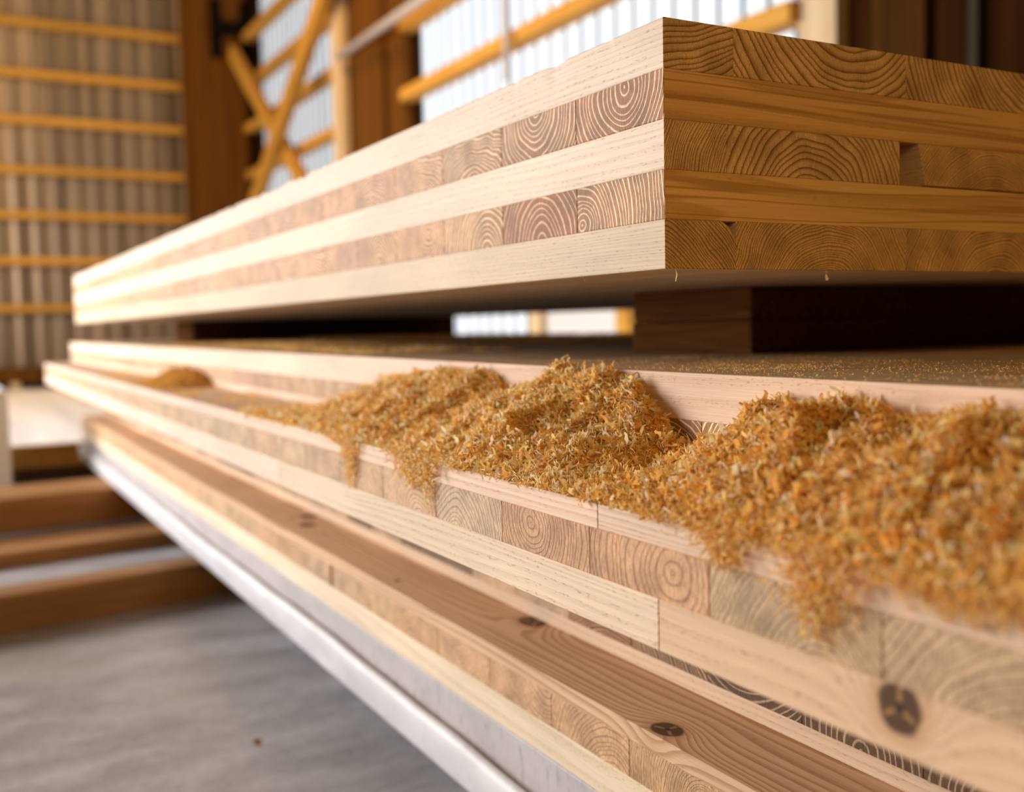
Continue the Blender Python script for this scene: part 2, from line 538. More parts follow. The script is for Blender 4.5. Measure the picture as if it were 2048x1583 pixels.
# columns, posts, braces
c1 = empty('timber_column', (2.80, WALL_Y - 0.3, FLOOR_Z), 'wide brown timber column in the corner of the hall', 'column')
box('shaft', (-0.35, -0.12, 0), (0.33, 0.12, 6.6), M_COLUMN, c1, 0.015)
box('side_plank', (-0.45, -0.02, 0), (-0.35, 0.10, 6.6), M_COLUMN, c1, 0.006)
c2 = empty('timber_column', (WALL_X - 0.30, 8.55, FLOOR_Z), 'wide brown timber column between the two bright bays', 'column')
box('shaft', (0.14, -0.60, 0), (0.285, 0.14, 6.6), M_COLUMN, c2, 0.015)
box('side_plank', (0.20, -0.95, 0), (0.285, -0.60, 6.6), M_COLUMN, c2, 0.01)
br = empty('steel_bracket', (2.95, WALL_Y - 0.46, 3.35), 'black steel bracket holding the brace to the corner column', 'bracket')
box('plate', (-0.27, 0, 0), (-0.13, 0.035, 0.72), M_STEEL, br, 0.004)
box('plate', (0.10, 0, 0.08), (0.30, 0.035, 0.72), M_STEEL, br, 0.004)
box('cleat', (-0.27, -0.03, 0.28), (0.30, 0.0, 0.46), M_STEEL, br, 0.004)
XB = WALL_X - 0.22
b = beam_between('diagonal_brace', (2.95, 12.56, 3.44), (2.95, 9.03, 0.84), 0.10, 0.17, M_GIRT); tag(b, 'orange diagonal brace falling from the steel bracket', 'brace', 'crossed braces')
b = beam_between('diagonal_brace', (2.83, 8.1, 3.44), (2.83, 12.50, 0.705), 0.10, 0.20, M_GIRT); tag(b, 'orange diagonal brace rising toward the pale post, in front of the other', 'brace', 'crossed braces')
tag(box('timber_post', (WALL_X - 0.26, 8.71, FLOOR_Z), (WALL_X - 0.17, 8.96, 6.0), M_POST, None, 0.008), 'slim pale post beside the brown column with the grey pipe', 'post')
tag(box('timber_post', (WALL_X - 0.08, 2.80, FLOOR_Z), (WALL_X + 0.02, 3.03, 6.0), M_POST, None, 0.008), 'broad pale post at the edge of the wide bright bay by the dark wall', 'post')
cd = bmesh.new()
bmesh.ops.create_cone(cd, cap_ends=True, segments=20, radius1=0.035, radius2=0.035, depth=2.72,
                      matrix=Matrix.Translation((0, 1.36, 0)) @ Matrix.Rotation(math.radians(90), 4, 'X'))
me = bm_mesh(cd, 'conduit_pipe')
for p in me.polygons: p.use_smooth = True
tag(link('conduit_pipe', me, M_GALV, None, (WALL_X - 0.30, 5.9, 2.463)), 'straight grey pipe crossing in front of the brown column', 'pipe')
cd = bmesh.new()
bmesh.ops.create_cone(cd, cap_ends=True, segments=16, radius1=0.022, radius2=0.022, depth=1.5)
tag(link('hanging_rod', bm_mesh(cd, 'hanging_rod'), M_GALV, None, (WALL_X - 0.2, 5.62, 2.36)), 'thin grey vertical rod in front of the wide bright bay', 'rod')
tag(box('white_board', (WALL_X - 0.08, 4.53, FLOOR_Z), (WALL_X - 0.05, 5.34, 0.42), M_WHITE, None, 0.004), 'white board standing by the wall, seen through the gap under the top slab', 'board')
tag(box('timber_stud', (WALL_X - 0.12, 5.38, FLOOR_Z), (WALL_X - 0.04, 5.52, 0.40), M_POST, None, 0.004), 'pale stud beside the white board, seen through the gap', 'stud')
tag(box('timber_stud', (WALL_X - 0.12, 4.36, FLOOR_Z), (WALL_X - 0.04, 4.49, 0.42), M_GIRT, None, 0.004), 'orange stud next to the stacked spacer blocks, seen through the gap', 'stud')
for i, (ya, yb, m) in enumerate(((2.35, 2.62, M_BATTEN), (2.10, 2.14, M_WALLGREY), (1.2, 1.75, M_BATTEN))):
    lab = ('broad brown upright board on the dark wall', 'thin grey upright strip on the dark wall', 'brown upright board at the end of the dark wall')[i]
    tag(box('wall_batten', (WALL_X - 0.05, ya, FLOOR_Z), (WALL_X, yb, 6.0), m, None, 0.004), lab, 'batten')

# ------------------------------------------------------------------ glued panels


def tint(amount=0.06, base=(1, 1, 1)):
    v = 1 + random.uniform(-amount, amount)
    h = random.uniform(-amount, amount) * 0.5
    return (base[0] * v, base[1] * v * (1 - abs(h) * 0.3), base[2] * v * (1 + h), 1)


def board(parent, name, kind, lo, hi, pith, mat, col, ring, yx_origin, shape=None, bevel=0.0005, edge_noise=0.0):
    """lo/hi are world extents. kind L: grain along world Y, X: grain along world X.
    pith = (across, z): world position of the ring centre across the board and in height."""
    if kind == 'L':
        org = Vector((pith[0], lo[1], pith[1]))
        l2 = (lo[0] - org.x, 0.0, lo[2] - org.z)
        h2 = (hi[0] - org.x, hi[1] - lo[1], hi[2] - org.z)
        rz = 0.0
    else:
        # local Y -> world X ; local X -> world -Y
        org = Vector((lo[0], pith[0], pith[1]))
        l2 = (-(hi[1] - org.y), 0.0, lo[2] - org.z)
        h2 = (-(lo[1] - org.y), hi[0] - lo[0], hi[2] - org.z)
        rz = -math.pi / 2
    bm = box_bm(l2, h2)
    if shape: shape(bm, l2, h2)
    if bevel: bmesh.ops.bevel(bm, geom=list(bm.edges), offset=bevel, segments=1, affect='EDGES')
    me = bm_mesh(bm, name)
    o = link(name, me, mat, parent)
    o.location = org - Vector(parent.location)
    o.rotation_euler = (0, 0, rz)
    o.color = (col[0], col[1], col[2], ring)
    return o


def rand_pith(a0, a1, z0, z1):
    ca = random.uniform(a0, a1)
    cz = (z0 + z1) / 2 + random.choice((-1, 1)) * random.uniform(0.0, 0.05)
    return ca, cz


def clt_panel(name, label, x0, W, y0, y1, ztop, layers, long_w, cross_w, cross_y0, matL, matX, special=None,
              tL=0.05, tX=0.10, long_cuts=None, baseX=(1, 1, 1), ringX=(0.35, 0.6)):
    zb = ztop - sum(t for t, k in layers)
    root = empty(name, (x0, y0, zb), label, 'timber panel')
    z = ztop
    special = special or {}
    for li, (t, k) in enumerate(layers):
        z1, z0 = z, z - t
        z = z0
        if k == 'L':
            xs = [x0]
            first = special.get((li, 'x'), None)
            if first: xs += [x0 + v for v in first]
            while xs[-1] + long_w < x0 + W - 0.03: xs.append(xs[-1] + long_w)
            xs.append(x0 + W)
            for i in range(len(xs) - 1):
                sp = special.get((li, i), {})
                ys = [y0] + ([c for c in (long_cuts or {}).get(li, [])] if i == 0 else []) + [y1]
                for j in range(len(ys) - 1):
                    sj = special.get((li, i, j), sp)
                    pith = sj.get('pith') or rand_pith(xs[i], xs[i + 1], z0, z1)
                    board(root, 'lengthwise_board', 'L',
                          (xs[i] + sj.get('gap', 0.0001), ys[j] + (0.0002 if j else 0), z0 + sj.get('lift', 0.0)),
                          (xs[i + 1] - 0.0001, ys[j + 1], z1), pith, sj.get('mat', matL), sj.get('col', tint(tL)),
                          sj.get('ring', random.uniform(0.30, 0.6)), None, sj.get('shape'))
        else:
            ys = [y0]
            c = cross_y0
            while c < y1 - 0.02:
                if c > y0 + 0.02: ys.append(c)
                c += cross_w
            ys.append(y1)
            for i in range(len(ys) - 1):
                sp = special.get((li, i), {})
                p = sp.get('pith')
                if p: pith = (ys[i] + p[0] * (ys[i + 1] - ys[i]), z0 + p[1])
                else: pith = rand_pith(ys[i], ys[i + 1], z0, z1)
                mX = sp.get('mat') or (matX if not isinstance(matX, (list, tuple)) else random.choice(matX))
                board(root, 'crosswise_board', 'X', (x0, ys[i] + 0.00015, z0), (x0 + W, ys[i + 1] - 0.00015 - sp.get('gap', 0), z1),
                      pith, mX, sp.get('col', tint(tX, baseX)), sp.get('ring', random.uniform(*ringX)), None, sp.get('shape'))
    return root


# --- top slab, five layers
T = 0.035


def wane_left(bm, lo, hi):      # slanted left side of the board right of the notch
    for v in bm.verts:
        if abs(v.co.x - lo[0]) < 1e-6 and abs(v.co.z - hi[2]) < 1e-6: v.co.x -= 0.004
        elif abs(v.co.x - lo[0]) < 1e-6: v.co.x += 0.005


def wane_corner(bm, lo, hi):    # bark edge cut off the upper right corner
    top = [e for e in bm.edges if all(abs(v.co.x - hi[0]) < 1e-6 and abs(v.co.z - hi[2]) < 1e-6 for v in e.verts)]
    bmesh.ops.bevel(bm, geom=top, offset=0.014, segments=2, affect='EDGES', profile=0.45)


def ragged_top(bm, lo, hi):     # splintered upper arris
    ed = [e for e in bm.edges if abs(e.verts[0].co.y - e.verts[1].co.y) > 0.5]
    bmesh.ops.subdivide_edges(bm, edges=ed, cuts=700, use_grid_fill=True)
    rs = np.random.default_rng(5)
    n = 702
    base = np.zeros(n)
    for s, a in ((6, .0016), (17, .0012), (60, .0008)):
        k = rs.normal(size=n // s + 3)
        base += a * np.interp(np.arange(n) / s, np.arange(len(k)), k)
    base = np.clip(base, 0, 0.0035)
    L = hi[1] - lo[1]
    for v in bm.verts:
        if abs(v.co.x - lo[0]) < 1e-6 and abs(v.co.z - hi[2]) < 1e-6:
            d = base[int(round((v.co.y - lo[1]) / L * (n - 1)))]
            if v.co.y - lo[1] < 0.05: d *= max(0, (v.co.y - lo[1]) / 0.05 - 0.2)
            v.co.z -= d
            v.co.x += d * 0.5


SA = {
    (0, 'x'): (0.064, 0.2473, 0.4305), (2, 'x'): (0.0568, 0.2408, 0.43), (4, 'x'): (0.0659, 0.2486, 0.432),
    (0, 0): dict(pith=(-0.02, 0.34), ring=0.42, shape=ragged_top, col=(1.0, 1.0, 1.0, 1)),
    (0, 1): dict(pith=(0.185, 0.235), ring=0.62), (0, 2): dict(pith=(0.42, 0.225), ring=0.50),
    (2, 0): dict(pith=(0.16, 0.02), ring=0.22), (2, 1): dict(pith=(0.142, 0.045), ring=0.55),
    (2, 2): dict(pith=(0.36, 0.02), ring=0.20, gap=0.0262, shape=wane_left, lift=0.0012, col=(0.95, 0.93, 0.85, 1)),
    (4, 0): dict(pith=(-0.03, -0.05), ring=0.24, shape=wane_corner, col=(0.9, 0.88, 0.8, 1)),
    (4, 1): dict(pith=(0.160, -0.028), ring=0.23, col=(0.98, 0.96, 0.88, 1)), (4, 2): dict(pith=(0.37, -0.03), ring=0.27, col=(0.98, 0.96, 0.88, 1)),
    # end grain boards next to the corner (first value: share of the board width, second: height over the layer's foot)
    (1, 0): dict(pith=(0.42, 0.032), ring=0.52, mat=M_CROSS, col=(1.05, 0.98, 0.93, 1)),
    (1, 1): dict(pith=(0.50, 0.037), ring=0.50, mat=M_CROSS, col=(1.03, 1.0, 0.95, 1)),
    (1, 2): dict(pith=(0.45, -0.060), ring=0.40, mat=M_CROSS_WAVY, col=(1.15, 1.15, 1.1, 1)),
    (1, 3): dict(pith=(0.3, -0.020), ring=0.34, mat=M_CROSS_WAVY, col=(1.25, 1.22, 1.15, 1)),
    (1, 4): dict(pith=(0.6, -0.03), ring=0.40, mat=M_CROSS_WAVY, col=(1.2, 1.1, 1.05, 1)),
    (3, 0): dict(pith=(0.93, 0.004), ring=0.42, mat=M_CROSS, col=(1.12, 1.10, 1.06, 1)),
    (3, 1): dict(pith=(0.45, -0.004), ring=0.62, mat=M_CROSS, col=(0.90, 0.76, 0.66, 1)),
    (3, 2): dict(pith=(0.25, -0.006), ring=0.50, mat=M_CROSS, col=(1.25, 1.25, 1.12, 1)),
    (3, 3): dict(pith=(0.3, 0.020), ring=0.40, mat=M_CROSS, col=(1.3, 1.2, 1.1, 1)),
    (3, 4): dict(pith=(0.4, 0.000), ring=0.50, mat=M_CROSS, col=(1.2, 1.15, 1.0, 1)),
}
clt_panel('laminated_panel', 'topmost thick five-layer timber slab with its pale corner toward the viewer', 0.0, 1.40, 0.0, 3.60, 0.175,
          [(T, 'L'), (T, 'X'), (T, 'L'), (T, 'X'), (T, 'L')], 0.183, 0.1245, 0.1140, M_A_LONG, [M_CROSS, M_CROSS_WAVY], SA,
          baseX=(1.22, 1.14, 1.06), long_cuts={0: [1.9], 2: [1.55], 4: [2.35]})

# --- spacers between the top slab and the one below
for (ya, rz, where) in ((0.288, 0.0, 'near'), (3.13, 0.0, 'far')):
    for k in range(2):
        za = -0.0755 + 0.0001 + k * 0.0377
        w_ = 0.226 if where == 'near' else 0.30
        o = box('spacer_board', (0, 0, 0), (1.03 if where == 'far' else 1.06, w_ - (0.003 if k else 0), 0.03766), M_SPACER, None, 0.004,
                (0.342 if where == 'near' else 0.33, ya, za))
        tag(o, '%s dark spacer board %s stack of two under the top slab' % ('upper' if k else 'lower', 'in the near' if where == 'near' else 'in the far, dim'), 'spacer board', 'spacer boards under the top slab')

# --- second slab, dusty top
clt_panel('laminated_panel', 'dusty-topped three-layer timber slab right under the spacer boards', 0.03, 1.40, -0.62, 4.12, -0.0755,
          [(0.0355, 'L'), (0.0275, 'X'), (0.0135, 'L')], 0.183, 0.1245, -0.5, M_LONG_DUSTY, [M_CROSS_PLANED, M_CROSS],
          {(1, 3): dict(pith=(0.5, -0.10), ring=0.5, mat=M_CROSS_DARK, col=(2.2, 2.2, 2.0, 1)),
           (1, 4): dict(pith=(0.1, -0.05), ring=0.5, mat=M_CROSS_DARK, col=(2.6, 2.6, 2.4, 1)),
           (0, 0, 0): dict(pith=(0.2, -0.15), ring=0.55, col=(1.0, 0.93, 0.88, 1)), (0, 0, 1): dict(pith=(0.02, -0.2), ring=0.3, col=(1.1, 1.12, 1.15, 1))},
          baseX=(1.0, 0.97, 0.93), long_cuts={0: [0.42]})

# --- third slab with the ledge the shavings lie on
XC_ = -0.0926
KC = wood('clt_long_board_knotted', 'dark', side_early=(0.80, 0.57, 0.38), side_late=(0.66, 0.42, 0.25), contrast=0.4,
          knots=(((0.02 * 0 + XC_ - 0.12, -0.283 + 0.62, -0.209 + 0.30), 'x', 0.0120, 1.0),))
clt_panel('laminated_panel', 'three-layer timber slab whose ledge carries the piles of shavings', XC_, 1.40, -0.62, 3.87, -0.152,
          [(0.0165, 'L'), (0.0310, 'X'), (0.0310, 'L')], 0.183, 0.118, -0.5095, M_LONG_PINK,
          [M_CROSS_PLANED, M_CROSS_GREY],
          {(0, 0, 0): dict(pith=(-0.1, -0.4), ring=0.35, col=(1.0, 0.95, 0.9, 1)), (0, 0, 1): dict(pith=(-0.13, -0.2), ring=0.42, col=(1.05, 1.0, 0.97, 1)),
           (2, 0, 0): dict(pith=(0.12, -0.30), ring=0.42, mat=KC, col=(1.0, 0.95, 0.88, 1)),
           (2, 0, 1): dict(pith=(0.10, -0.33), ring=0.30, mat=M_A_LONG, col=(1.04, 1.0, 0.93, 1)),
           (2, 0, 2): dict(pith=(0.10, -0.33), ring=0.30, mat=M_A_LONG, col=(1.05, 1.0, 1.0, 1)),
           (1, 2): dict(pith=(0.3, -0.030), ring=0.50, mat=M_CROSS_GREY), (1, 3): dict(pith=(0.3, -0.02), ring=0.34, mat=M_CROSS_GREY),
           (1, 4): dict(pith=(0.25, 0.016), ring=0.60, mat=M_CROSS_PLANED, col=(1.08, 0.93, 0.84, 1)),
           (1, 5): dict(pith=(0.65, 0.022), ring=0.42, mat=M_CROSS_PLANED, col=(1.02, 0.88, 0.82, 1)),
           (1, 6): dict(pith=(0.7, -0.012), ring=0.45, mat=M_CROSS_GREY, col=(1.08, 1.05, 1.05, 1)),
           (1, 7): dict(pith=(0.3, -0.005), ring=0.45, mat=M_CROSS_PLANED, col=(1.1, 1.05, 1.0, 1)),
           (1, 8): dict(pith=(0.5, 0.002), ring=0.50, mat=M_CROSS_PLANED, col=(1.05, 1.0, 0.95, 1))},
          baseX=(1.0, 0.95, 0.90), long_cuts={0: [-0.0473, 0.95], 2: [-0.110, 0.66]})

# --- fourth slab, set back
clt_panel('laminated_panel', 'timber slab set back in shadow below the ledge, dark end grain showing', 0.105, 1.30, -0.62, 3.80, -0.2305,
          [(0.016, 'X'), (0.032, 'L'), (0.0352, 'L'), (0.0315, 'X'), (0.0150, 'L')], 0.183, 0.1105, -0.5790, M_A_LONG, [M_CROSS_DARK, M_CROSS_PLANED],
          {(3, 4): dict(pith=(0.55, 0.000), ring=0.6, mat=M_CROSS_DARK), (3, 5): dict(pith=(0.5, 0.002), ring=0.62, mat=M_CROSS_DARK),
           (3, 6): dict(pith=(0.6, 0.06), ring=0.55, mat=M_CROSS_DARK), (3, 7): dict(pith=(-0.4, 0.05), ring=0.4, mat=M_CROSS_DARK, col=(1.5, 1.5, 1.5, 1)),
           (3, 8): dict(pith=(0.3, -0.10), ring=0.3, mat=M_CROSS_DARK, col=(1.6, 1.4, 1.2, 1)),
           (4, 0): dict(pith=(0.2, -0.42), ring=0.40, col=(1.0, 0.9, 0.8, 1))})

# --- fifth slab with knots on its shaded top
XE, ZE = 0.02, -0.3602
PE = (0.11, -0.43)
EO = Vector((PE[0], -0.62, PE[1]))


def ek(x, y, r, el): return ((x - EO.x, y - EO.y, ZE - EO.z), 'z', r, el)


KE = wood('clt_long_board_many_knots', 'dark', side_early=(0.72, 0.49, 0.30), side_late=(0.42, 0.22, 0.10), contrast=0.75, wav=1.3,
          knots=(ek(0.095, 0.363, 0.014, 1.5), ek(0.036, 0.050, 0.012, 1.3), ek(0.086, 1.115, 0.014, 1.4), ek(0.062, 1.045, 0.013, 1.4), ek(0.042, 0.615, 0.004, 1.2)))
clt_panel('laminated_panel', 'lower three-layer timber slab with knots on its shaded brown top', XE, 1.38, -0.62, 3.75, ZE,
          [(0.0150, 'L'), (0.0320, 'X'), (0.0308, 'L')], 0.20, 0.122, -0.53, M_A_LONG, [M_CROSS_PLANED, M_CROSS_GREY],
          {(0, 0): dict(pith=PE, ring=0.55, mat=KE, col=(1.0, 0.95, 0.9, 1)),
           (2, 0): dict(pith=(0.3, -0.5), ring=0.35, col=(1.08, 1.08, 1.0, 1)),
           (1, 4): dict(pith=(0.8, 0.01), ring=0.3, mat=M_CROSS_PLANED, col=(1.05, 0.9, 0.75, 1)), (1, 5): dict(pith=(0.2, 0.004), ring=0.26, mat=M_CROSS_PLANED, col=(1.0, 0.92, 0.78, 1)),
           (1, 11): dict(gap=0.012)},
          baseX=(1.05, 0.95, 0.83))

# --- grey-white wrapped slab at the bottom of the stack
wr = empty('wrapped_panel', (0.02, -0.62, -0.5286), 'grey-white wrapped slab at the bottom of the stack, above the concrete floor', 'wrapped panel')
box('slab_edge', (0.0, 0, 0.0300), (1.36, 4.35, 0.0905), M_WRAP_UP, wr, 0.002)
bm = bmesh.new()
prof_n = 15
ny = 160
rows = []
for j in range(ny + 1):
    y = 4.36 * j / ny
    wv = 0.0013 * math.sin(y * 5.1) + 0.0010 * math.sin(y * 13 + 1) + 0.0006 * math.sin(y * 31 + 2)
    drop = 0.016 * max(0, 1 - y / 1.3)          # the fold sags toward the near end
    top = 0.0565 - drop + wv
    row = []
    pts = [(0.02, 0.028), (-0.0005, top - 0.012), (-0.0045, top - 0.004), (-0.010, top), (-0.0150, top - 0.003), (-0.0175, top - 0.010),
           (-0.0165 + wv * .4, top - 0.022), (-0.0140 + wv * .3, 0.010), (-0.0120, 0.003), (-0.008, 0.0), (0.02, 0.0)]
    for (px, pz) in pts:
        row.append(bm.verts.new((px, y, pz)))
    rows.append(row)
for j in range(ny):
    for i in range(len(rows[0]) - 1):
        bm.faces.new((rows[j][i], rows[j + 1][i], rows[j + 1][i + 1], rows[j][i + 1]))
bm.faces.new(rows[0]); bm.faces.new(rows[-1][::-1])
for j in range(ny):
    bm.faces.new((rows[j][0], rows[j][-1], rows[j + 1][-1], rows[j + 1][0]))
me = bm_mesh(bm, 'white_wrap')
for p in me.polygons: p.use_smooth = len(p.vertices) == 4
link('white_wrap', me, M_WRAP_LOW, wr)
box('wrapped_underside', (0.021, 0, 0.0), (1.36, 4.36, 0.0298), M_WRAP_LOW, wr, 0.002)

# --- timbers under and beside the stack
def timber(x0, x1, yc, w_, z0, z1, yaw, label, name='dunnage_timber', mat=M_DUNNAGE, bevel=0.006):
    L = x1 - x0
    me = bm_mesh(box_bm((-w_ / 2, 0, 0), (w_ / 2, L, z1 - z0), bevel), name)
    o = link(name, me, mat, None, (x0, yc, z0))
    o.rotation_euler = (0, 0, math.radians(-90 + yaw))
    return tag(o, label, 'timber')


timber(-1.4, 0.55, 1.72, 0.095, FLOOR_Z, FLOOR_Z + 0.086, 9, 'nearest floor timber poking out from under the stack')
timber(-1.4, 0.70, 2.52, 0.22, FLOOR_Z, FLOOR_Z + 0.040, 7, 'flat pale plank lying under the thick timber on the floor', 'dunnage_plank')
timber(-1.4, 0.80, 2.86, 0.28, FLOOR_Z + 0.041, -0.5292, 6, 'thick timber lying on the flat plank and carrying the stack')
timber(0.1, 1.3, 0.30, 0.10, FLOOR_Z, -0.5292, 0, 'timber in the shade under the near end of the stack')
# far pile with the bright top
fp = empty('pale_panel', (-1.5, 4.1, -0.59), 'bright pale panel lying low behind the floor timbers', 'timber panel')
for i in range(6):
    o = box('plank', (-1.0 + i * 0.52, 0, 0), (-1.0 + i * 0.52 + 0.519, 4.6, 0.095), M_PALE, fp, 0.003)
box('shaded_end', (-1.0, -0.03, 0), (-1.0 + 6 * 0.52, -0.0003, 0.092), M_PALE_END_SHADE, fp, 0.003)  # added front strip: brown end grain with the face's shade in its colour
timber(-2.3, 1.3, 4.5, 0.10, FLOOR_Z, -0.5905, 0, 'timber under the bright pale panel')

wb = empty('white_block', (-0.70, 3.46, FLOOR_Z), 'tall white block at the left edge of the photo, behind the thick timber', 'block')
box('body', (0, 0, 0), (0.45, 0.5, 0.446), M_WHITE, wb, 0.012)

# ------------------------------------------------------------------ shavings


def ribbons(cen, length, width, curl, seg, cols, tilt=None):
    """curled ribbons: cen (n,3); returns verts, faces, per-vertex colour"""
    n = len(cen)
    a = RNG.normal(size=(n, 3)); a /= np.linalg.norm(a, axis=1)[:, None]
    if tilt is not None:
        a = a * (1 - tilt) + np.array([0, 0, -1.0]) * tilt
        a /= np.linalg.norm(a, axis=1)[:, None]
    b = RNG.normal(size=(n, 3)); b -= (b * a).sum(1)[:, None] * a
    b /= np.linalg.norm(b, axis=1)[:, None]
    c = np.cross(a, b)
    ang = np.maximum(curl, 0.05)
    R = length / ang
    t = np.linspace(0, 1, seg + 1)
    th = ang[:, None] * t[None, :] - ang[:, None] / 2
    twist = RNG.uniform(-1, 1, n)[:, None] * (t[None, :] - .5) * 2
    ctr = cen[:, None, :] + (R[:, None] * np.sin(th))[..., None] * a[:, None, :] + (R[:, None] * (1 - np.cos(th)))[..., None] * b[:, None, :]
    side = c[:, None, :] * np.cos(twist)[..., None] + b[:, None, :] * np.sin(twist)[..., None]
    taper = (0.35 + 0.65 * np.sin(np.pi * np.clip(t * 0.9 + 0.05, 0, 1)))[None, :] * RNG.uniform(.75, 1.25, (n, seg + 1))
    hw = (width[:, None] * taper / 2)[..., None]
    ctr += side * RNG.normal(0, 0.15, (n, seg + 1, 1)) * width[:, None, None]
    v = np.stack([ctr - side * hw, ctr + side * hw], axis=2).reshape(-1, 3)
    base = (np.arange(n) * (seg + 1) * 2)[:, None] + (np.arange(seg) * 2)[None, :]
    f = np.stack([base, base + 1, base + 3, base + 2], axis=-1).reshape(-1, 4)
    col = np.repeat(cols, (seg + 1) * 2, axis=0)
    return v, f, col


def mesh_np(name, parts):
    vs, fs, cs, off = [], [], [], 0
    for v, f, c in parts:
        vs.append(v); fs.append(f + off); cs.append(c); off += len(v)
    v = np.concatenate(vs); f = np.concatenate(fs); c = np.concatenate(cs)
    me = bpy.data.meshes.new(name)
    me.vertices.add(len(v)); me.vertices.foreach_set('co', v.astype(np.float32).ravel())
    me.loops.add(f.size); me.loops.foreach_set('vertex_index', f.astype(np.int32).ravel())
    me.polygons.add(len(f))
    me.polygons.foreach_set('loop_start', np.arange(0, f.size, 4, dtype=np.int32))
    at = me.color_attributes.new('tint', 'FLOAT_COLOR', 'POINT')
    at.data.foreach_set('color', np.c_[c, np.ones(len(c))].astype(np.float32).ravel())
    me.update(); me.validate()
    return me


C_DEEP = np.array((0.84, 0.42, 0.085)); C_ORANGE = np.array((0.95, 0.58, 0.16)); C_YEL = np.array((0.97, 0.74, 0.32)); C_PALE = np.array((0.98, 0.87, 0.62))


def shave_cols(n, wts):
    pal = np.array([C_DEEP, C_ORANGE, C_YEL, C_PALE])
    k = RNG.choice(4, n, p=wts)
    return np.clip(pal[k] * RNG.uniform(0.86, 1.06, (n, 1)) * RNG.uniform(0.94, 1.06, (n, 3)), 0, 1)


LEDGE_Z, X_FRONT, X_BACK = -0.152, XC_, 0.0295
HB = np.array([(0.86, 0), (.80, 0), (.765, .0006), (.74, .006), (.71, .018), (.671, .030), (.62, .042), (.572, .052), (.53, .049), (.488, .048), (.445, .058), (.381, .066), (.34, .063), (.312, .058), (.281, .052),
               (.251, .053), (.21, .060), (.177, .066), (.137, .072), (.099, .068), (.071, .059), (.045, .047), (.026, .028), (-.005, .017), (-.037, .030), (-.062, .048),
               (-.1, .056), (-.146, .064), (-.177, .058), (-.204, .054), (-.236, .060), (-.253, .062), (-.277, .058), (-.35, .064), (-.42, .06), (-.5, .04), (-.58, .01)])[::-1]
# fullness of the front slope
FR = np.array([(.86, .2), (.70, .4), (.60, .45), (.46, .55), (.40, .9), (.34, .55), (.29, .45), (.21, .85), (.15, .75), (.09, .55), (.03, .25), (-.02, .35), (-.08, .55),
               (-.15, .85), (-.22, .95), (-.30, 1.0), (-.40, 1.0), (-.58, .6)])[::-1]
_g = RNG.normal(size=(3, 90, 260))


def bilinear(g, u, v):
    u = np.clip(u, 0, g.shape[0] - 2.001); v = np.clip(v, 0, g.shape[1] - 2.001)
    i, j = u.astype(int), v.astype(int); a, b_ = u - i, v - j
    a = a * a * (3 - 2 * a); b_ = b_ * b_ * (3 - 2 * b_)
    return (g[i, j] * (1 - a) + g[i + 1, j] * a) * (1 - b_) + (g[i, j + 1] * (1 - a) + g[i + 1, j + 1] * a) * b_


def heap_h(x, y):
    t = np.clip((x - X_FRONT) / (X_BACK - X_FRONT), 0, 1)
    hb = np.interp(y, HB[:, 0], HB[:, 1]); fr = np.interp(y, FR[:, 0], FR[:, 1])
    k = 2.1 - 1.65 * fr
    h = hb * np.clip(1.05 * t, 0, 1) ** k
    # rounded lip at the front
    nz = bilinear(_g[0], (x + .1) / .028, (y + .7) / .028) * .0055 + bilinear(_g[1], (x + .1) / .011, (y + .7) / .011) * .0028
    env = np.clip(h / .02, 0, 1)
    return np.maximum(h + nz * env + 0.0008, 0.0004)


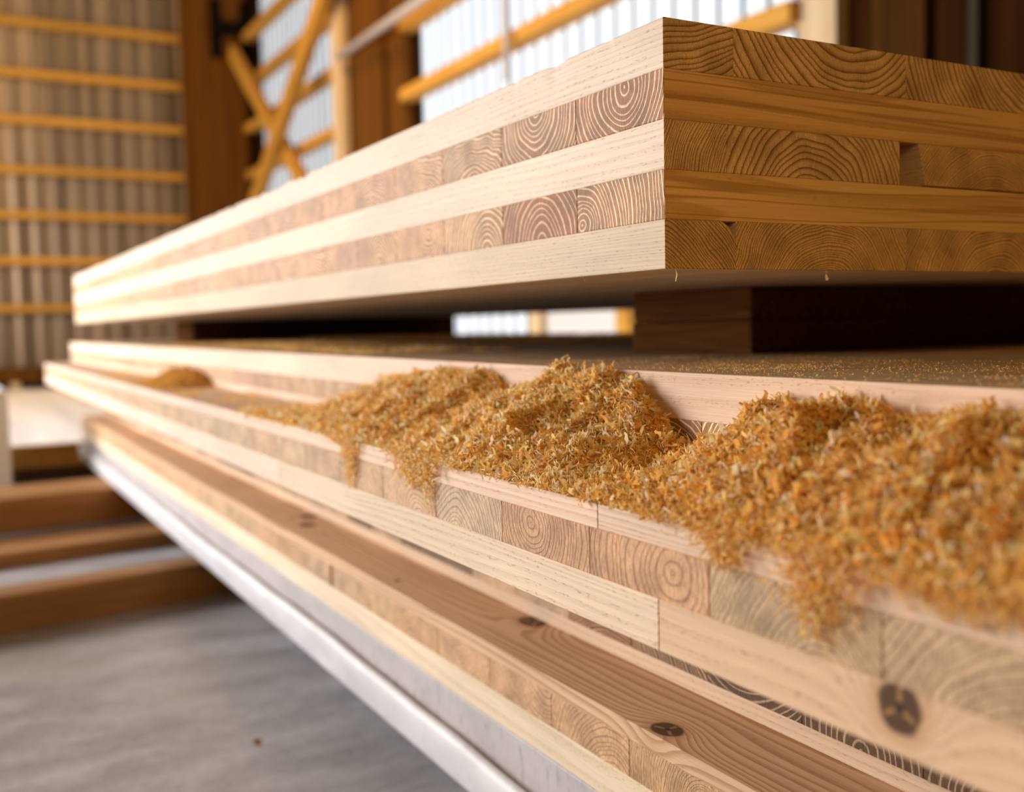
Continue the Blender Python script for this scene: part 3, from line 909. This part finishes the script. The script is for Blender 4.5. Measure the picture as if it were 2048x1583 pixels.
def heap(name, ya, yb, label, wts, n_big, n_med, n_fine, hang, group='piles of wood shavings'):
    # body
    nx, nyy = 70, int((yb - ya) / 0.0025)
    X, Y = np.meshgrid(np.linspace(X_FRONT + .0008, X_BACK - .0004, nx), np.linspace(ya, yb, nyy), indexing='ij')
    H = heap_h(X, Y)
    edge = np.clip(np.minimum(Y - ya, yb - Y) / 0.012, 0, 1) ** 0.5
    H = H * edge + 0.0002
    H = H + RNG.normal(0, .0007, H.shape) * np.clip(H / .01, 0, 1)
    H[0] = 0.0003
    v = np.stack([X, Y, LEDGE_Z + np.maximum(H, 0.0003)], -1).reshape(-1, 3)
    idx = np.arange(nx * nyy).reshape(nx, nyy)
    f = np.stack([idx[:-1, :-1], idx[1:, :-1], idx[1:, 1:], idx[:-1, 1:]], -1).reshape(-1, 4)
    parts = [(v, f, np.tile(C_ORANGE * .92, (len(v), 1)) * RNG.uniform(.75, 1.2, (len(v), 1)))]

    def place(n, lift, bias):
        y = RNG.uniform(ya, yb, n * 3); x = RNG.uniform(X_FRONT - 0.0015, X_BACK - .003, n * 3)
        h = heap_h(np.maximum(x, X_FRONT), y)
        p = np.clip((h / .03), 0.45 if bias else 0.6, 1)
        keep = np.nonzero(RNG.random(n * 3) < p)[0][:n]
        return np.c_[x[keep], y[keep], LEDGE_Z + h[keep] + RNG.uniform(0, lift, len(keep))]
    c = place(n_fine, .0020, False); n = len(c)
    parts.append(ribbons(c, RNG.uniform(.0010, .0040, n), RNG.uniform(.0003, .0010, n), RNG.uniform(.2, 2.0, n), 2, shave_cols(n, (.20, .48, .24, .08))))
    c = place(n_med, .0040, True); n = len(c)
    parts.append(ribbons(c, RNG.uniform(.005, .014, n), RNG.uniform(.0006, .0018, n), RNG.uniform(.5, 4.0, n), 6, shave_cols(n, wts)))
    c = place(n_big, .0040, True); n = len(c)
    parts.append(ribbons(c, RNG.uniform(.007, .022, n), RNG.uniform(.0015, .0045, n), RNG.uniform(.5, 4.5, n), 9, shave_cols(n, wts)))
    # clumps tipping over the edge
    for (hy, sy, drop, num) in hang:
        u = RNG.beta(1.1, 2.2, num)
        y = hy + RNG.normal(0, 1, num) * sy * (1.05 - .85 * u)
        z = LEDGE_Z + .006 - u * drop
        x = X_FRONT - .0015 - RNG.uniform(0, .008, num) * (1 - .5 * u)
        c = np.c_[x, y, z]
        parts.append(ribbons(c, RNG.uniform(.003, .010, num), RNG.uniform(.0004, .0013, num), RNG.uniform(.4, 3.5, num), 6, shave_cols(num, wts), tilt=0.25))
    o = link(name, mesh_np(name, parts), M_DUST)
    return tag(o, label, 'wood shavings', group, 'stuff')


heap('shavings_heap', 0.285, 0.84, 'far blurred heap of yellow-orange shavings on the ledge, left end of the row', (.14, .30, .34, .22), 2400, 11000, 12000,
     ((0.395, .013, .055, 700), (0.43, .03, .012, 300)))
heap('shavings_heap', 0.005, 0.285, 'middle sharp heap of curly yellow shavings on the ledge', (.14, .26, .32, .28), 2600, 9500, 14000,
     ((0.235, .030, .034, 1500), (0.205, .010, .055, 260), (0.16, .02, .008, 160)))
heap('shavings_heap', -0.40, 0.005, 'nearest big heap of orange shavings on the ledge, right of the photo', (.18, .40, .26, .16), 4200, 19000, 30000,
     ((-0.17, .016, .026, 500), (-0.236, .018, .050, 900), (-0.31, .04, .018, 600), (-0.11, .03, .006, 200)))


def scatter(name, label, xr, yr, z, n, size, wts, clump=1.0, ridge=None):
    m = n * 4
    x = RNG.uniform(*xr, m); y = RNG.uniform(*yr, m)
    d = bilinear(_g[2], (x + 1) / .05, (y + 1) / .05) * .5 + bilinear(_g[0], (x + 1) / .02, (y + 1) / .02) * .4
    keep = np.nonzero(RNG.random(m) < 1 / (1 + np.exp(-(d * 2.2 * clump - 1.2))))[0][:n]
    x, y = x[keep], y[keep]
    hgt = np.zeros(len(x)) + RNG.uniform(0.0003, .0012, len(x))
    if ridge is not None: hgt = hgt + RNG.random(len(x)) * ridge(x, y)
    c = np.c_[x, y, z + hgt]
    k = len(c)
    p = ribbons(c, RNG.uniform(size * .5, size * 1.8, k), RNG.uniform(size * .2, size * .7, k), RNG.uniform(.2, 2.0, k), 3, shave_cols(k, wts))
    p[0][:, 2] = np.maximum(p[0][:, 2], z + .0002)
    o = link(name, mesh_np(name, [p]), M_DUST)
    return tag(o, label, 'sawdust', None, 'stuff')


WT = (.30, .35, .25, .10)
scatter('sawdust', 'sawdust crumbs along the near edge of the dusty slab top', (0.033, 0.30), (-0.55, 0.30), -0.0755, 6500, .0014, WT)
scatter('sawdust', 'low orange bank of sawdust on the dusty slab top, deep in the gap', (0.05, 0.30), (0.75, 2.3), -0.0755, 9000, .0035, WT, 1.3,
        lambda x, y: .010 * np.exp(-((y - 1.45) / .45) ** 2) + .003)
scatter('sawdust', 'dark ragged bank of sawdust at the back of the gap before the daylight', (0.6, 1.40), (1.0, 2.9), -0.0755, 9000, .005, (.8, .2, 0, 0), 1.0, lambda x, y: .007 + 0 * x)
scatter('sawdust', 'thin orange sawdust streaks on the far part of the ledge', (-0.088, 0.027), (0.80, 2.6), -0.152, 7000, .0025, WT, 1.6,
        lambda x, y: .010 * np.exp(-((x - .024) / .012) ** 2) * (y < 1.5))
# small far heap on the ledge
nx, nyy = 40, 90
X, Y = np.meshgrid(np.linspace(-0.078, 0.028, nx), np.linspace(1.50, 1.98, nyy), indexing='ij')
Hh = 0.030 * np.exp(-((X - .012) / .05) ** 2) * np.clip(1.15 - np.abs((Y - 1.72) / .20) ** 2.2, 0, 1) + .0003
Hh = Hh * (1 + .12 * bilinear(_g[1], (X + .1) / .012, (Y - 1) / .012))
Hh *= np.clip((X + 0.078) / .02, 0, 1) + 0.01
v = np.stack([X, Y, -0.152 + np.maximum(Hh, .0003)], -1).reshape(-1, 3)
idx = np.arange(nx * nyy).reshape(nx, nyy)
f = np.stack([idx[:-1, :-1], idx[1:, :-1], idx[1:, 1:], idx[:-1, 1:]], -1).reshape(-1, 4)
k = 3000
sel = RNG.integers(0, len(v), k)
pp = ribbons(v[sel] + np.c_[np.zeros((k, 2)), np.full(k, .001)], RNG.uniform(.002, .006, k), RNG.uniform(.0006, .002, k), RNG.uniform(.3, 2, k), 3, shave_cols(k, (.5, .4, .1, 0)))
o = link('sawdust_heap', mesh_np('sawdust_heap', [(v, f, np.tile(C_DEEP * .7, (len(v), 1))), pp]), M_DUST)  # base tint darkened to put the heap's shadow into its colour
tag(o, 'small flat-topped brown sawdust heap far along the ledge', 'sawdust', None, 'stuff')

# splinters hanging from the lower arris of the top slab
for i, (sx, sy, ln, wd, lab) in enumerate(((0.010, 0.0012, 0.010, .0014, 'thin splinter hanging below the near corner of the top slab'),
                                          (0.158, 0.0012, 0.009, .0045, 'broad orange flake hanging from the lower edge of the top slab'),
                                          (-0.0012, 0.105, 0.005, .0008, 'tiny splinter under the bright long edge of the top slab'))):
    vv, ff, cc = ribbons(np.array([[0, 0, -0.002]]), np.array([ln]), np.array([wd]), np.array([.9]), 8, np.array([C_YEL]), tilt=.75)
    me = mesh_np('wood_splinter', [(vv - np.array([0, 0, vv[:, 2].max()]), ff, cc)])
    o = link('wood_splinter', me, M_DUST, None, (sx, sy - .001, 0.0006))
    tag(o, lab, 'splinter', 'splinters under the top slab')

vv, ff, cc = ribbons(np.array([[0, 0, 0.004]]), np.array([0.014]), np.array([.010]), np.array([.8]), 5, np.array([C_DEEP * .45]))
vv[:, 2] -= vv[:, 2].min()
tag(link('wood_chip', mesh_np('wood_chip', [(vv, ff, cc)]), M_DUST, None, (-0.054, 0.9645, FLOOR_Z + .0003)), 'small brown wood chip alone on the grey concrete floor', 'chip')
